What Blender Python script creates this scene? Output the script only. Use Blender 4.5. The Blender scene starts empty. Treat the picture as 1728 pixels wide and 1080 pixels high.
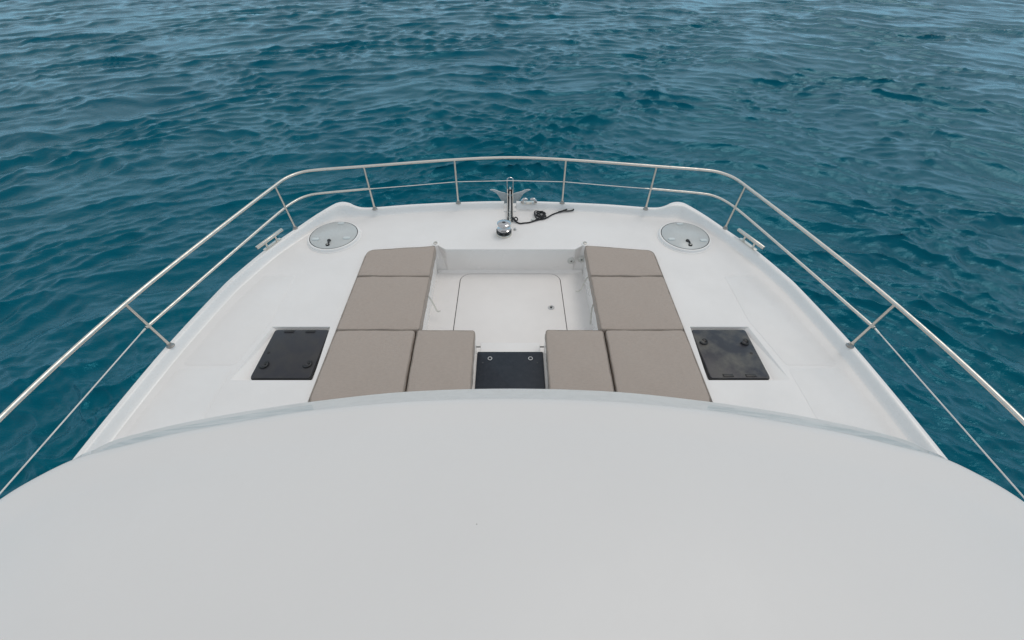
import bpy, bmesh, math, random
import numpy as np
from mathutils import Vector, Matrix
R = math.radians
random.seed(7)
S = bpy.context.scene
C = S.collection

# ------------------------------------------------------------------ camera
cam = bpy.data.cameras.new('camera')
cam.sensor_width = 36.0
cam.lens = 14.583
cam.shift_x = 3 / 1728
cam.clip_start = 0.05
cam.clip_end = 12000
camo = bpy.data.objects.new('camera', cam)
C.objects.link(camo)
camo.location = (0, 0, 3.0)
camo.rotation_euler = (R(90 - 46.3), 0, 0)
S.camera = camo

# ------------------------------------------------------------------ sky, sun, exposure
SUN_EL, SUN_AZ = 64, 50            # azimuth clockwise from the bow (+Y) to starboard
W = bpy.data.worlds.new('World')
S.world = W
W.use_nodes = True
nt = W.node_tree
nt.nodes.clear()
wo = nt.nodes.new('ShaderNodeOutputWorld')
bg = nt.nodes.new('ShaderNodeBackground')
sky = nt.nodes.new('ShaderNodeTexSky')
sky.sky_type = 'NISHITA'
sky.sun_disc = False
sky.sun_elevation = R(SUN_EL)
sky.sun_rotation = R(SUN_AZ)
sky.air_density = 1.0
sky.dust_density = 0.8
tc = nt.nodes.new('ShaderNodeTexCoord')
mp = nt.nodes.new('ShaderNodeMapping')
mp.inputs['Scale'].default_value = (1.2, 1.2, 3.2)
nz = nt.nodes.new('ShaderNodeTexNoise')
nz.inputs['Scale'].default_value = 2.2
nz.inputs['Detail'].default_value = 5
nz.inputs['Roughness'].default_value = 0.55
cr = nt.nodes.new('ShaderNodeValToRGB')
cr.color_ramp.elements[0].position = 0.32
cr.color_ramp.elements[0].color = (5.4, 5.6, 5.8, 1)
cr.color_ramp.elements[1].position = 0.68
cr.color_ramp.elements[1].color = (7.4, 7.5, 7.5, 1)
mx = nt.nodes.new('ShaderNodeMix')
mx.data_type = 'RGBA'
mx.inputs[0].default_value = 0.86      # cloud cover
L = nt.links.new
L(tc.outputs['Generated'], mp.inputs['Vector'])
L(mp.outputs['Vector'], nz.inputs['Vector'])
L(nz.outputs['Fac'], cr.inputs['Fac'])
L(sky.outputs['Color'], mx.inputs[6])
L(cr.outputs['Color'], mx.inputs[7])
# an overcast sky is about three times brighter overhead than at the horizon
sx_ = nt.nodes.new('ShaderNodeSeparateXYZ')
L(tc.outputs['Generated'], sx_.inputs[0])
zr = nt.nodes.new('ShaderNodeValToRGB')
zr.color_ramp.elements[0].position = 0.0
zr.color_ramp.elements[0].color = (0.60, 1.20, 1.58, 1)
zr.color_ramp.elements[1].position = 1.0
ze = zr.color_ramp.elements.new(0.55)
ze.color = (0.74, 1.10, 1.30, 1)
zr.color_ramp.elements[1].color = (1.13, 1.14, 1.12, 1)
L(sx_.outputs['Z'], zr.inputs['Fac'])
mm = nt.nodes.new('ShaderNodeMix')
mm.data_type = 'RGBA'
mm.blend_type = 'MULTIPLY'
mm.inputs[0].default_value = 1.0
L(mx.outputs[2], mm.inputs[6])
L(zr.outputs['Color'], mm.inputs[7])
L(mm.outputs[2], bg.inputs['Color'])
bg.inputs['Strength'].default_value = 0.1
L(bg.outputs['Background'], wo.inputs['Surface'])

sun = bpy.data.lights.new('sun', 'SUN')
sun.energy = 0.7
sun.angle = R(24)
sun.color = (1.0, 0.93, 0.85)
suno = bpy.data.objects.new('sun', sun)
C.objects.link(suno)
suno.location = (0, 0, 40)
az, el = R(SUN_AZ), R(SUN_EL)
sd = Vector((math.sin(az) * math.cos(el), math.cos(az) * math.cos(el), math.sin(el)))
suno.rotation_euler = sd.to_track_quat('Z', 'Y').to_euler()

S.view_settings.view_transform = 'Standard'
S.view_settings.look = 'None'
S.view_settings.exposure = 0.0
S.view_settings.gamma = 1.0
S.view_settings.use_curve_mapping = False
S.render.engine = 'CYCLES'
S.cycles.max_bounces = 8
S.cycles.use_denoising = True
S.cycles.denoising_prefilter = 'FAST'

# ------------------------------------------------------------------ materials
def mat(name, col, rough=0.5, metal=0.0, var=0.0, vscale=3.0, vcol=None, bump=0.0, bscale=200.0, rvar=0.0,
        spec=0.5, ior=None, coat=0.0, vdetail=6.0, vlo=0.4, vhi=0.65, stretch=None, bdetail=3.0):
    m = bpy.data.materials.new(name)
    m.use_nodes = True
    t = m.node_tree
    b = t.nodes['Principled BSDF']
    b.inputs['Base Color'].default_value = (*col, 1)
    b.inputs['Roughness'].default_value = rough
    b.inputs['Metallic'].default_value = metal
    b.inputs['Specular IOR Level'].default_value = spec
    if ior: b.inputs['IOR'].default_value = ior
    b.inputs['Coat Weight'].default_value = coat
    b.inputs['Coat Roughness'].default_value = 0.12
    co = t.nodes.new('ShaderNodeTexCoord')
    src = co.outputs['Object']
    if stretch:
        mpp = t.nodes.new('ShaderNodeMapping')
        mpp.inputs['Scale'].default_value = stretch
        t.links.new(src, mpp.inputs['Vector'])
        src = mpp.outputs['Vector']
    if var or vcol or rvar:
        n = t.nodes.new('ShaderNodeTexNoise')
        n.inputs['Scale'].default_value = vscale
        n.inputs['Detail'].default_value = vdetail
        n.inputs['Roughness'].default_value = 0.6
        t.links.new(src, n.inputs['Vector'])
        r = t.nodes.new('ShaderNodeMapRange')
        r.inputs['From Min'].default_value = vlo
        r.inputs['From Max'].default_value = vhi
        t.links.new(n.outputs['Fac'], r.inputs['Value'])
        if var or vcol:
            mi = t.nodes.new('ShaderNodeMix')
            mi.data_type = 'RGBA'
            mi.inputs[6].default_value = (*col, 1)
            v2 = vcol if vcol else tuple(c * (1 - var) for c in col)
            mi.inputs[7].default_value = (*v2, 1)
            t.links.new(r.outputs['Result'], mi.inputs[0])
            t.links.new(mi.outputs[2], b.inputs['Base Color'])
        if rvar:
            r2 = t.nodes.new('ShaderNodeMapRange')
            r2.inputs['To Min'].default_value = rough
            r2.inputs['To Max'].default_value = rough + rvar
            t.links.new(r.outputs['Result'], r2.inputs['Value'])
            t.links.new(r2.outputs['Result'], b.inputs['Roughness'])
    if bump:
        n2 = t.nodes.new('ShaderNodeTexNoise')
        n2.inputs['Scale'].default_value = bscale
        n2.inputs['Detail'].default_value = bdetail
        t.links.new(src, n2.inputs['Vector'])
        bp = t.nodes.new('ShaderNodeBump')
        bp.inputs['Strength'].default_value = bump
        bp.inputs['Distance'].default_value = 0.004
        t.links.new(n2.outputs['Fac'], bp.inputs['Height'])
        t.links.new(bp.outputs['Normal'], b.inputs['Normal'])
    return m

M = {}
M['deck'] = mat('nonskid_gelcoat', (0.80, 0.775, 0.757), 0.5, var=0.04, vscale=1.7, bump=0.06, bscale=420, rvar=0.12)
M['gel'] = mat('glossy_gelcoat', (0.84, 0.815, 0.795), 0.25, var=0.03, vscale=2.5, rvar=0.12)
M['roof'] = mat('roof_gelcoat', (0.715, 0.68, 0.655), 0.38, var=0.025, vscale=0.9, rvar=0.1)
def add_specks(m, scale, size, col):
    t = m.node_tree; b = t.nodes['Principled BSDF']
    co = t.nodes.new('ShaderNodeTexCoord')
    v = t.nodes.new('ShaderNodeTexVoronoi'); v.inputs['Scale'].default_value = scale
    t.links.new(co.outputs['Object'], v.inputs['Vector'])
    lt = t.nodes.new('ShaderNodeMath'); lt.operation = 'LESS_THAN'; lt.inputs[1].default_value = size
    t.links.new(v.outputs['Distance'], lt.inputs[0])
    mi = t.nodes.new('ShaderNodeMix'); mi.data_type = 'RGBA'
    src = b.inputs['Base Color'].links[0].from_socket
    t.links.new(lt.outputs[0], mi.inputs[0]); t.links.new(src, mi.inputs[6]); mi.inputs[7].default_value = (*col, 1)
    t.links.new(mi.outputs[2], b.inputs['Base Color'])
add_specks(M['roof'], 3.0, 0.008, (0.30, 0.28, 0.25))
M['fabric'] = mat('taupe_woven_fabric', (0.425, 0.362, 0.318), 0.9, var=0.06, vscale=26, bump=0.45, bscale=420, spec=0.2, stretch=(1, 3.0, 1))
M['piping'] = mat('taupe_piping', (0.33, 0.285, 0.25), 0.9, var=0.1, vscale=40, spec=0.2)
M['steel'] = mat('polished_stainless', (0.70, 0.66, 0.60), 0.30, metal=1.0, var=0.08, vscale=18, rvar=0.15)
M['flange'] = mat('weathered_steel', (0.36, 0.34, 0.32), 0.4, metal=0.9, var=0.2, vscale=30)
M['chrome'] = mat('chrome', (0.54, 0.54, 0.55), 0.07, metal=1.0)
M['galv'] = mat('galvanised_steel', (0.60, 0.60, 0.60), 0.5, metal=0.35, var=0.2, vscale=14, bump=0.3, bscale=90)
M['darkmetal'] = mat('dark_metal', (0.10, 0.105, 0.11), 0.4, metal=0.8, var=0.4, vscale=30)
M['wire'] = mat('white_coated_wire', (0.76, 0.72, 0.68), 0.4, var=0.1, vscale=10)
M['black'] = mat('black_plastic', (0.012, 0.012, 0.014), 0.45, var=0.3, vscale=30)
M['rope'] = mat('black_rope', (0.016, 0.016, 0.018), 0.85, vcol=(0.05, 0.05, 0.052), vscale=120, bump=1.0, bscale=260)
M['hatch'] = mat('smoked_acrylic', (0.034, 0.035, 0.043), 0.36, vcol=(0.048, 0.046, 0.047), vscale=6, rvar=0.12, spec=0.35)
M['hatch_dusty'] = mat('dusty_smoked_acrylic', (0.032, 0.033, 0.042), 0.36, vcol=(0.125, 0.12, 0.108), vscale=4.2, rvar=0.3, vlo=0.45, vhi=0.66, spec=0.35)
M['step'] = mat('navy_nonskid_panel', (0.014, 0.019, 0.028), 0.5, vcol=(0.022, 0.027, 0.037), vscale=30, bump=0.5, bscale=300, spec=0.3)
M['frost'] = mat('frosted_hatch_glass', (0.54, 0.56, 0.555), 0.3, var=0.06, vscale=5, rvar=0.1, spec=0.4)
M['catch'] = mat('pale_plastic', (0.62, 0.66, 0.66), 0.4)
M['gasket'] = mat('dark_gasket', (0.03, 0.031, 0.033), 0.8, var=0.3, vscale=20)
M['cover'] = mat('windscreen_cover', (0.70, 0.675, 0.65), 0.6, var=0.06, vscale=9, bump=0.3, bscale=60)
M['tint'] = mat('windscreen_glass', (0.52, 0.54, 0.53), 0.5, vcol=(0.66, 0.655, 0.64), vscale=7, stretch=(0.6, 4, 4), vlo=0.38, vhi=0.62)
M['strap'] = mat('cream_strap', (0.70, 0.69, 0.64), 0.8, var=0.1, vscale=30)
M['socket'] = mat('translucent_socket_cover', (0.60, 0.60, 0.57), 0.3)
M['hull'] = mat('hull_gelcoat', (0.76, 0.76, 0.75), 0.2, var=0.04, vscale=1.5)

# ------------------------------------------------------------------ mesh helpers
def obj(name, bm, m, parent=None, smooth=True, angle=40, label=None):
    bmesh.ops.recalc_face_normals(bm, faces=bm.faces[:])
    me = bpy.data.meshes.new(name)
    if smooth:
        for f in bm.faces: f.smooth = True
        for e in bm.edges:
            if len(e.link_faces) == 2 and e.calc_face_angle(0) > R(angle): e.smooth = False
            elif len(e.link_faces) != 2: e.smooth = False
    bm.to_mesh(me)
    bm.free()
    me.materials.append(M[m] if isinstance(m, str) else m)
    o = bpy.data.objects.new(name, me)
    C.objects.link(o)
    if parent is not None: o.parent = parent
    if label: o['label'] = label
    return o

def empty(name, loc=(0, 0, 0), parent=None, label=None, cat=None, group=None):
    o = bpy.data.objects.new(name, None)
    o.empty_display_size = 0.1
    C.objects.link(o)
    o.location = loc
    if parent is not None: o.parent = parent
    if label: o['label'] = label
    if cat: o['category'] = cat
    if group: o['group'] = group
    return o

def catmull(P, n=8, closed=False):
    P = [Vector(p) for p in P]
    out = []
    N = len(P)
    rng = N if closed else N - 1
    for i in range(rng):
        if closed:
            a, b, c, d = P[(i - 1) % N], P[i], P[(i + 1) % N], P[(i + 2) % N]
        else:
            b, c = P[i], P[i + 1]
            a = P[i - 1] if i > 0 else b * 2 - c
            d = P[i + 2] if i + 2 < N else c * 2 - b
        # centripetal-like: plain uniform with tension by segment length
        t1 = (c - a) * 0.5
        t2 = (d - b) * 0.5
        ln = (c - b).length
        if t1.length > ln: t1 = t1 * (ln / t1.length)
        if t2.length > ln: t2 = t2 * (ln / t2.length)
        for k in range(n):
            t = k / n
            t_2, t_3 = t * t, t * t * t
            out.append(b * (2 * t_3 - 3 * t_2 + 1) + t1 * (t_3 - 2 * t_2 + t) + c * (-2 * t_3 + 3 * t_2) + t2 * (t_3 - t_2))
    if not closed: out.append(P[-1])
    return out

def tube(bm, P, r, seg=10, closed=False, caps=True):
    P = [Vector(p) for p in P]
    n = len(P)
    rad = r if isinstance(r, (list, tuple)) else [r] * n
    rings = []
    prev = None
    for i in range(n):
        if closed: tg = P[(i + 1) % n] - P[(i - 1) % n]
        else: tg = P[min(i + 1, n - 1)] - P[max(i - 1, 0)]
        tg.normalize()
        if prev is None:
            up = Vector((0, 0, 1)) if abs(tg.z) < 0.9 else Vector((1, 0, 0))
            u = tg.cross(up).normalized()
        else:
            u = (prev - tg * prev.dot(tg)).normalized()
        prev = u
        v = tg.cross(u)
        rings.append([bm.verts.new(P[i] + (u * math.cos(2 * math.pi * k / seg) + v * math.sin(2 * math.pi * k / seg)) * rad[i]) for k in range(seg)])
    for i in range(n if closed else n - 1):
        a, b = rings[i], rings[(i + 1) % n]
        for k in range(seg):
            bm.faces.new((a[k], a[(k + 1) % seg], b[(k + 1) % seg], b[k]))
    if caps and not closed:
        bm.faces.new(rings[0][::-1])
        bm.faces.new(rings[-1])
    return bm

def lathe(bm, prof, seg=32, loc=(0, 0, 0), sx=1, sy=1):
    rings = []
    for r, z in prof:
        if r < 1e-6: rings.append([bm.verts.new((loc[0], loc[1], loc[2] + z))])
        else: rings.append([bm.verts.new((loc[0] + r * sx * math.cos(2 * math.pi * k / seg), loc[1] + r * sy * math.sin(2 * math.pi * k / seg), loc[2] + z)) for k in range(seg)])
    for a, b in zip(rings, rings[1:]):
        for k in range(seg):
            q = (k + 1) % seg
            if len(a) == 1 and len(b) == 1: continue
            if len(a) == 1: bm.faces.new((a[0], b[q], b[k]))
            elif len(b) == 1: bm.faces.new((a[k], a[q], b[0]))
            else: bm.faces.new((a[k], a[q], b[q], b[k]))
    if len(rings[0]) > 1: bm.faces.new(rings[0][::-1])
    if len(rings[-1]) > 1: bm.faces.new(rings[-1])
    return bm

def rounded(poly, r, n=6):
    """round the corners of a convex polygon; r may be a list"""
    out = []
    N = len(poly)
    for i in range(N):
        p = Vector(poly[i]); a = Vector(poly[i - 1]); b = Vector(poly[(i + 1) % N])
        rr = r[i] if isinstance(r, (list, tuple)) else r
        d1 = (a - p).normalized(); d2 = (b - p).normalized()
        ang = d1.angle(d2)
        t = rr / math.tan(ang / 2)
        t = min(t, (a - p).length * 0.48, (b - p).length * 0.48)
        rr2 = t * math.tan(ang / 2)
        cdir = (d1 + d2).normalized()
        ctr = p + cdir * (rr2 / math.sin(ang / 2))
        p1 = p + d1 * t; p2 = p + d2 * t
        v1 = p1 - ctr; v2 = p2 - ctr
        for k in range(n + 1):
            f = k / n
            v = v1.lerp(v2, f)
            if v.length > 1e-9: v = v.normalized() * rr2
            out.append(ctr + v)
    return out

def prism(bm, poly, z0, z1, bev=0.0, seg=2):
    """flat slab; poly is a list of 2D points, top edge bevelled by inset rings"""
    P = [Vector((p[0], p[1])) for p in poly]
    N = len(P)
    area = sum(P[i].x * P[(i + 1) % N].y - P[(i + 1) % N].x * P[i].y for i in range(N))
    if area < 0: P.reverse()
    def inset(d):
        o = []
        for i in range(N):
            e1 = (P[i] - P[i - 1]); e2 = (P[(i + 1) % N] - P[i])
            n1 = Vector((-e1.y, e1.x)); n2 = Vector((-e2.y, e2.x))
            if n1.length > 1e-9: n1.normalize()
            if n2.length > 1e-9: n2.normalize()
            s = n1 + n2
            s = s / max(s.length_squared / 2, 0.3) if s.length > 1e-9 else n1
            o.append(P[i] + s * d)
        return o
    rings = [[bm.verts.new((p.x, p.y, z0)) for p in P]]
    if bev > 0:
        for k in range(seg + 1):
            a = k / seg * math.pi / 2
            Q = inset(bev * (1 - math.cos(a)))
            rings.append([bm.verts.new((q.x, q.y, z1 - bev + bev * math.sin(a))) for q in Q])
    else:
        rings.append([bm.verts.new((p.x, p.y, z1)) for p in P])
    for a, b in zip(rings, rings[1:]):
        for k in range(N):
            bm.faces.new((a[k], a[(k + 1) % N], b[(k + 1) % N], b[k]))
    bm.faces.new(rings[0][::-1])
    bm.faces.new(rings[-1])
    return bm

def rect(x0, y0, x1, y1):
    return [(x0, y0), (x1, y0), (x1, y1), (x0, y1)]

def box(bm, x0, y0, z0, x1, y1, z1, bev=0.0):
    return prism(bm, rect(x0, y0, x1, y1), z0, z1, bev)

def quad(bm, *P):
    return bm.faces.new([bm.verts.new(p) for p in P])

def B(): return bmesh.new()

# ------------------------------------------------------------------ the sea: one sheet of real waves
SEA = -1.9
def build_sea():
    rng = np.random.default_rng(11)
    step = 0.0036
    fine = np.arange(-R(94), R(94), step)
    coarse = np.linspace(R(94), 2 * math.pi - R(94), 60)[:-1]
    th = np.concatenate([fine, coarse])
    rr = np.exp(np.arange(math.log(2.0), math.log(95), step * 1.05))
    far = np.exp(np.linspace(math.log(95), math.log(9000), 18))[1:]
    rad = np.concatenate([rr, far])
    T, RR = np.meshgrid(th, rad)
    X = (RR * np.sin(T)).astype(np.float32)
    Y = (RR * np.cos(T)).astype(np.float32)
    sp = np.where(np.abs(T) <= R(94), RR * step, RR * 0.05).astype(np.float32)
    Z = np.zeros_like(X); DX = np.zeros_like(X); DY = np.zeros_like(X)
    # slow patches: gusts roughen some areas, others lie smoother
    def slow(seed, wl):
        g = np.random.default_rng(seed); s = np.zeros_like(X)
        for k in range(10):
            a = g.uniform(0, 2 * math.pi); l = wl * g.uniform(0.7, 1.8)
            s += np.sin((X * math.cos(a) + Y * math.sin(a)) * (2 * math.pi / l) + g.uniform(0, 6.28))
        return s / 3.2
    gust = 1 + 0.30 * slow(3, 11.0)
    gust2 = 1 + 0.40 * slow(5, 6.0)
    wx, wy = 0.30 * slow(8, 4.0), 0.30 * slow(9, 4.0)
    Xw, Yw = X + wx, Y + wy
    N = 220
    main = R(265)                       # the way the breeze drives the waves
    for i in range(N):
        u = (i + rng.uniform()) / N
        lam = 0.11 * (2.9 / 0.11) ** u
        k = 2 * math.pi / lam
        st = 0.020 if lam > 1.0 else 0.040
        if lam < 0.35: st = 0.043
        if lam > 2.0: st *= 0.8
        amp = st / k
        ph = rng.uniform(0, 2 * math.pi)
        if i % 4:
            # curved crests that wrap round the bay
            cx, cy = rng.normal(0, 5.0 if lam > 0.5 else 9.0), -11 + rng.normal(0, 4.0)
            ex, ey = Xw - cx, Yw - cy
            rho = np.sqrt(ex * ex + ey * ey) + 1e-3
            ca, sa = -ex / rho, -ey / rho
            arg = (-rho * k + ph).astype(np.float32)
        else:
            st *= 0.9
            a = (main, R(226), R(312))[(i // 4) % 3] + rng.normal(0, R(18))
            ca, sa = math.cos(a), math.sin(a)
            arg = (Xw * (k * ca) + Yw * (k * sa) + ph).astype(np.float32)
        fade = np.clip((lam / sp - 2.2) / 2.2, 0, 1) * amp
        fade *= gust if lam > 0.8 else gust2
        c = np.cos(arg); s = np.sin(arg)
        Z += fade * c
        q = 0.9 if lam > 0.35 else 0.6
        DX -= (q * ca) * fade * s
        DY -= (q * sa) * fade * s
    # sharpen crests a little
    Z = Z + 0.6 * np.clip(Z, 0, None) ** 2
    co = np.stack([X + DX, Y + DY, Z + SEA], -1).reshape(-1, 3)
    nr, nth = X.shape
    ctr = np.array([[0, 0, SEA]], np.float32)
    co = np.concatenate([co, ctr]).astype(np.float32)
    idx = np.arange(nr * nth).reshape(nr, nth)
    a = idx[:-1, :]; b = idx[1:, :]
    an = np.roll(a, -1, 1); bn = np.roll(b, -1, 1)
    quads = np.stack([a, b, bn, an], -1).reshape(-1, 4)
    i0 = idx[0]; i1 = np.roll(i0, -1)
    tris = np.stack([np.full(nth, nr * nth), i0, i1], -1)
    me = bpy.data.meshes.new('sea')
    me.vertices.add(len(co)); me.vertices.foreach_set('co', co.ravel())
    loops = np.concatenate([quads.ravel(), tris.ravel()]).astype(np.int32)
    me.loops.add(len(loops)); me.loops.foreach_set('vertex_index', loops)
    tot = np.concatenate([np.full(len(quads), 4), np.full(len(tris), 3)]).astype(np.int32)
    st_ = np.concatenate([[0], np.cumsum(tot)[:-1]]).astype(np.int32)
    me.polygons.add(len(tot))
    me.polygons.foreach_set('loop_start', st_)
    me.polygons.foreach_set('use_smooth', np.ones(len(tot), bool))
    me.update(calc_edges=True)
    me.validate()
    # crest attribute for the few flecks of foam
    at = me.attributes.new('crest', 'FLOAT', 'POINT')
    zz = np.concatenate([Z.ravel(), [0]]).astype(np.float32)
    at.data.foreach_set('value', zz)
    o = bpy.data.objects.new('sea', me)
    C.objects.link(o)
    o['kind'] = 'structure'
    # normals must point up
    if me.polygons[0].normal.z < 0: me.flip_normals()
    m = bpy.data.materials.new('sea_water'); m.use_nodes = True
    t = m.node_tree; b = t.nodes['Principled BSDF']
    b.inputs['Roughness'].default_value = 0.035
    b.inputs['IOR'].default_value = 1.333
    b.inputs['Specular Tint'].default_value = (0.10, 0.72, 0.95, 1)
    cx = t.nodes.new('ShaderNodeTexCoord')
    n0 = t.nodes.new('ShaderNodeTexNoise'); n0.inputs['Scale'].default_value = 0.25; n0.inputs['Detail'].default_value = 4
    t.links.new(cx.outputs['Object'], n0.inputs['Vector'])
    mi = t.nodes.new('ShaderNodeMix'); mi.data_type = 'RGBA'
    mi.inputs[6].default_value = (0.0003, 0.080, 0.128, 1)
    mi.inputs[7].default_value = (0.0006, 0.098, 0.136, 1)
    t.links.new(n0.outputs['Fac'], mi.inputs[0])
    # foam flecks where crests are highest
    atn = t.nodes.new('ShaderNodeAttribute'); atn.attribute_name = 'crest'
    n3 = t.nodes.new('ShaderNodeTexNoise'); n3.inputs['Scale'].default_value = 16; n3.inputs['Detail'].default_value = 8; n3.inputs['Roughness'].default_value = 0.75
    t.links.new(cx.outputs['Object'], n3.inputs['Vector'])
    n4 = t.nodes.new('ShaderNodeTexNoise'); n4.inputs['Scale'].default_value = 0.8; n4.inputs['Detail'].default_value = 2
    t.links.new(cx.outputs['Object'], n4.inputs['Vector'])
    def mrange(src, a, b_):
        r = t.nodes.new('ShaderNodeMapRange'); r.inputs['From Min'].default_value = a; r.inputs['From Max'].default_value = b_
        t.links.new(src, r.inputs['Value']); return r.outputs['Result']
    def mul(p, q):
        r = t.nodes.new('ShaderNodeMath'); r.operation = 'MULTIPLY'
        t.links.new(p, r.inputs[0]); t.links.new(q, r.inputs[1]); return r.outputs[0]
    fo = mul(mul(mrange(atn.outputs['Fac'], 0.065, 0.10), mrange(n3.outputs['Fac'], 0.57, 0.68)), mrange(n4.outputs['Fac'], 0.60, 0.70))
    m2 = t.nodes.new('ShaderNodeMix'); m2.data_type = 'RGBA'
    m2.inputs[7].default_value = (0.62, 0.70, 0.72, 1)
    t.links.new(fo, m2.inputs[0]); t.links.new(mi.outputs[2], m2.inputs[6])
    t.links.new(m2.outputs[2], b.inputs['Base Color'])
    # capillary ripples
    def noise(scale, det, sx, sy, rot):
        mpp = t.nodes.new('ShaderNodeMapping'); mpp.inputs['Scale'].default_value = (sx, sy, 1); mpp.inputs['Rotation'].default_value = (0, 0, rot)
        t.links.new(cx.outputs['Object'], mpp.inputs['Vector'])
        n = t.nodes.new('ShaderNodeTexNoise'); n.inputs['Scale'].default_value = scale; n.inputs['Detail'].default_value = det
        n.inputs['Distortion'].default_value = 0.6; n.inputs['Roughness'].default_value = 0.6
        t.links.new(mpp.outputs['Vector'], n.inputs['Vector']); return n.outputs['Fac']
    bp1 = t.nodes.new('ShaderNodeBump'); bp1.inputs['Strength'].default_value = 1.0; bp1.inputs['Distance'].default_value = 0.008
    t.links.new(noise(4.0, 5, 0.8, 1.3, R(-18)), bp1.inputs['Height'])
    bp2 = t.nodes.new('ShaderNodeBump'); bp2.inputs['Strength'].default_value = 1.0; bp2.inputs['Distance'].default_value = 0.009
    t.links.new(noise(13, 4, 0.6, 1.7, R(22)), bp2.inputs['Height'])
    t.links.new(bp1.outputs['Normal'], bp2.inputs['Normal'])
    t.links.new(bp2.outputs['Normal'], b.inputs['Normal'])
    me.materials.append(m)
    return o
build_sea()

# ------------------------------------------------------------------ the boat
boat = empty('catamaran', (0, 0, 0), label='white motor catamaran seen from its flybridge over the open bow deck', cat='boat')

def mirror(Pts):          # port half, aft to bow centre -> whole outline port aft ... starboard aft
    rev = [(-p[0],) + tuple(p[1:]) for p in reversed(Pts)]
    if abs(Pts[-1][0]) < 1e-6: rev = rev[1:]
    return list(Pts) + rev

# toe rail: outer top edge (x, y, top height) and the line where it meets the deck
OUT = [(-3.20, -6.5, .09), (-3.235, -2.0, .09), (-3.245, 0.2, .09), (-3.225, 1.384, .09), (-3.200, 1.911, .09), (-3.150, 2.53, .09), (-3.035, 3.301, .09),
       (-2.985, 3.50, .09), (-2.84, 3.94, .09), (-2.637, 4.352, .095), (-2.475, 4.62, .115), (-2.285, 4.84, .145), (-2.20, 4.875, .150), (-2.105, 4.853, .148),
       (-2.030, 4.83, .120), (-1.94, 4.825, .095), (-1.785, 4.835, .09), (-1.257, 4.915, .088), (-0.483, 4.982, .086), (0.0, 4.995, .086)]
INN = [(-3.10, -6.5), (-3.135, -2.0), (-3.140, 0.2), (-3.122, 1.384), (-3.098, 1.911), (-3.046, 2.53), (-2.94, 3.255),
       (-2.885, 3.455), (-2.745, 3.88), (-2.545, 4.285), (-2.39, 4.53), (-2.235, 4.68), (-2.17, 4.70), (-2.07, 4.71),
       (-1.97, 4.725), (-1.90, 4.738), (-1.775, 4.752), (-1.25, 4.832), (-0.483, 4.905), (0.0, 4.918)]
out_s = [tuple(v) for v in catmull(mirror(OUT), 6)]
inn_s = [tuple(v) for v in catmull(mirror([(a, b, 0) for a, b in INN]), 6)]

def sweep_lip(bm, outs, inns):
    rows = []
    for (ox, oy, oz), (ix, iy, _) in zip(outs, inns):
        o = Vector((ox, oy)); i = Vector((ix, iy)); d = i - o
        prof = [(0.0, -0.16), (0.0, oz - 0.018), (0.04, oz - 0.006), (0.13, oz), (0.50, oz - 0.002), (0.60, oz - 0.012), (0.68, oz * 0.62), (0.78, oz * 0.28), (0.90, oz * 0.07), (1.06, -0.002)]
        rows.append([bm.verts.new((o.x + d.x * f, o.y + d.y * f, z)) for f, z in prof])
    for a, b in zip(rows, rows[1:]):
        for k in range(len(a) - 1):
            bm.faces.new((a[k], b[k], b[k + 1], a[k + 1]))
    bm.faces.new(rows[0]); bm.faces.new(rows[-1][::-1])

NOTCH = 0.082
bm = B()
n = len(out_s)
left = [i for i in range(n) if out_s[i][0] < -NOTCH - 0.01]
right = [i for i in range(n) if out_s[i][0] > NOTCH + 0.01]
def at_x(path, x):
    for p, q in zip(path, path[1:]):
        if p[0] <= x <= q[0] and q[0] > p[0] and p[1] > 4.5:
            f = (x - p[0]) / (q[0] - p[0]); return tuple(p[k] + (q[k] - p[k]) * f for k in range(3))
sweep_lip(bm, [out_s[i] for i in left] + [at_x(out_s, -NOTCH)], [inn_s[i] for i in left] + [at_x(inn_s, -NOTCH)])
obj('toe_rail', bm, 'gel', boat, angle=60)
bm = B()
sweep_lip(bm, [at_x(out_s, NOTCH)] + [out_s[i] for i in right], [at_x(inn_s, NOTCH)] + [inn_s[i] for i in right])
obj('toe_rail', bm, 'gel', boat, angle=60)

# deck sheet with the seating well and the two hatch recesses cut out
WELL = mirror([(-1.705, 1.70), (-1.705, 3.90), (-1.695, 3.955), (-1.655, 3.992), (-0.905, 4.090), (-0.872, 4.112), (-0.775, 4.035)])
RECL = [(-2.46, 2.135), (-2.345, 2.775), (-1.772, 2.775), (-1.735, 2.135)]
RECR = [(-x, y) for x, y in RECL]
bm = B()
edges = []
def loop(P, z=0.0):
    vs = [bm.verts.new((p[0], p[1], z)) for p in P]
    for i in range(len(vs)): edges.append(bm.edges.new((vs[i], vs[(i + 1) % len(vs)])))
deck_out = list(inn_s)
dl = [p for p in deck_out if p[0] < -NOTCH]; dr = [p for p in deck_out if p[0] > NOTCH]
loop(dl + [(-NOTCH, 4.918), (-NOTCH, 4.99), (NOTCH, 4.99), (NOTCH, 4.918)] + dr)
loop(WELL); loop(RECL); loop(RECR)
bmesh.ops.triangle_fill(bm, use_beauty=True, edges=edges)
for f in bm.faces:
    if f.normal.z < 0: f.normal_flip()
deck = obj('deck', bm, 'deck', boat, smooth=False)

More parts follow.
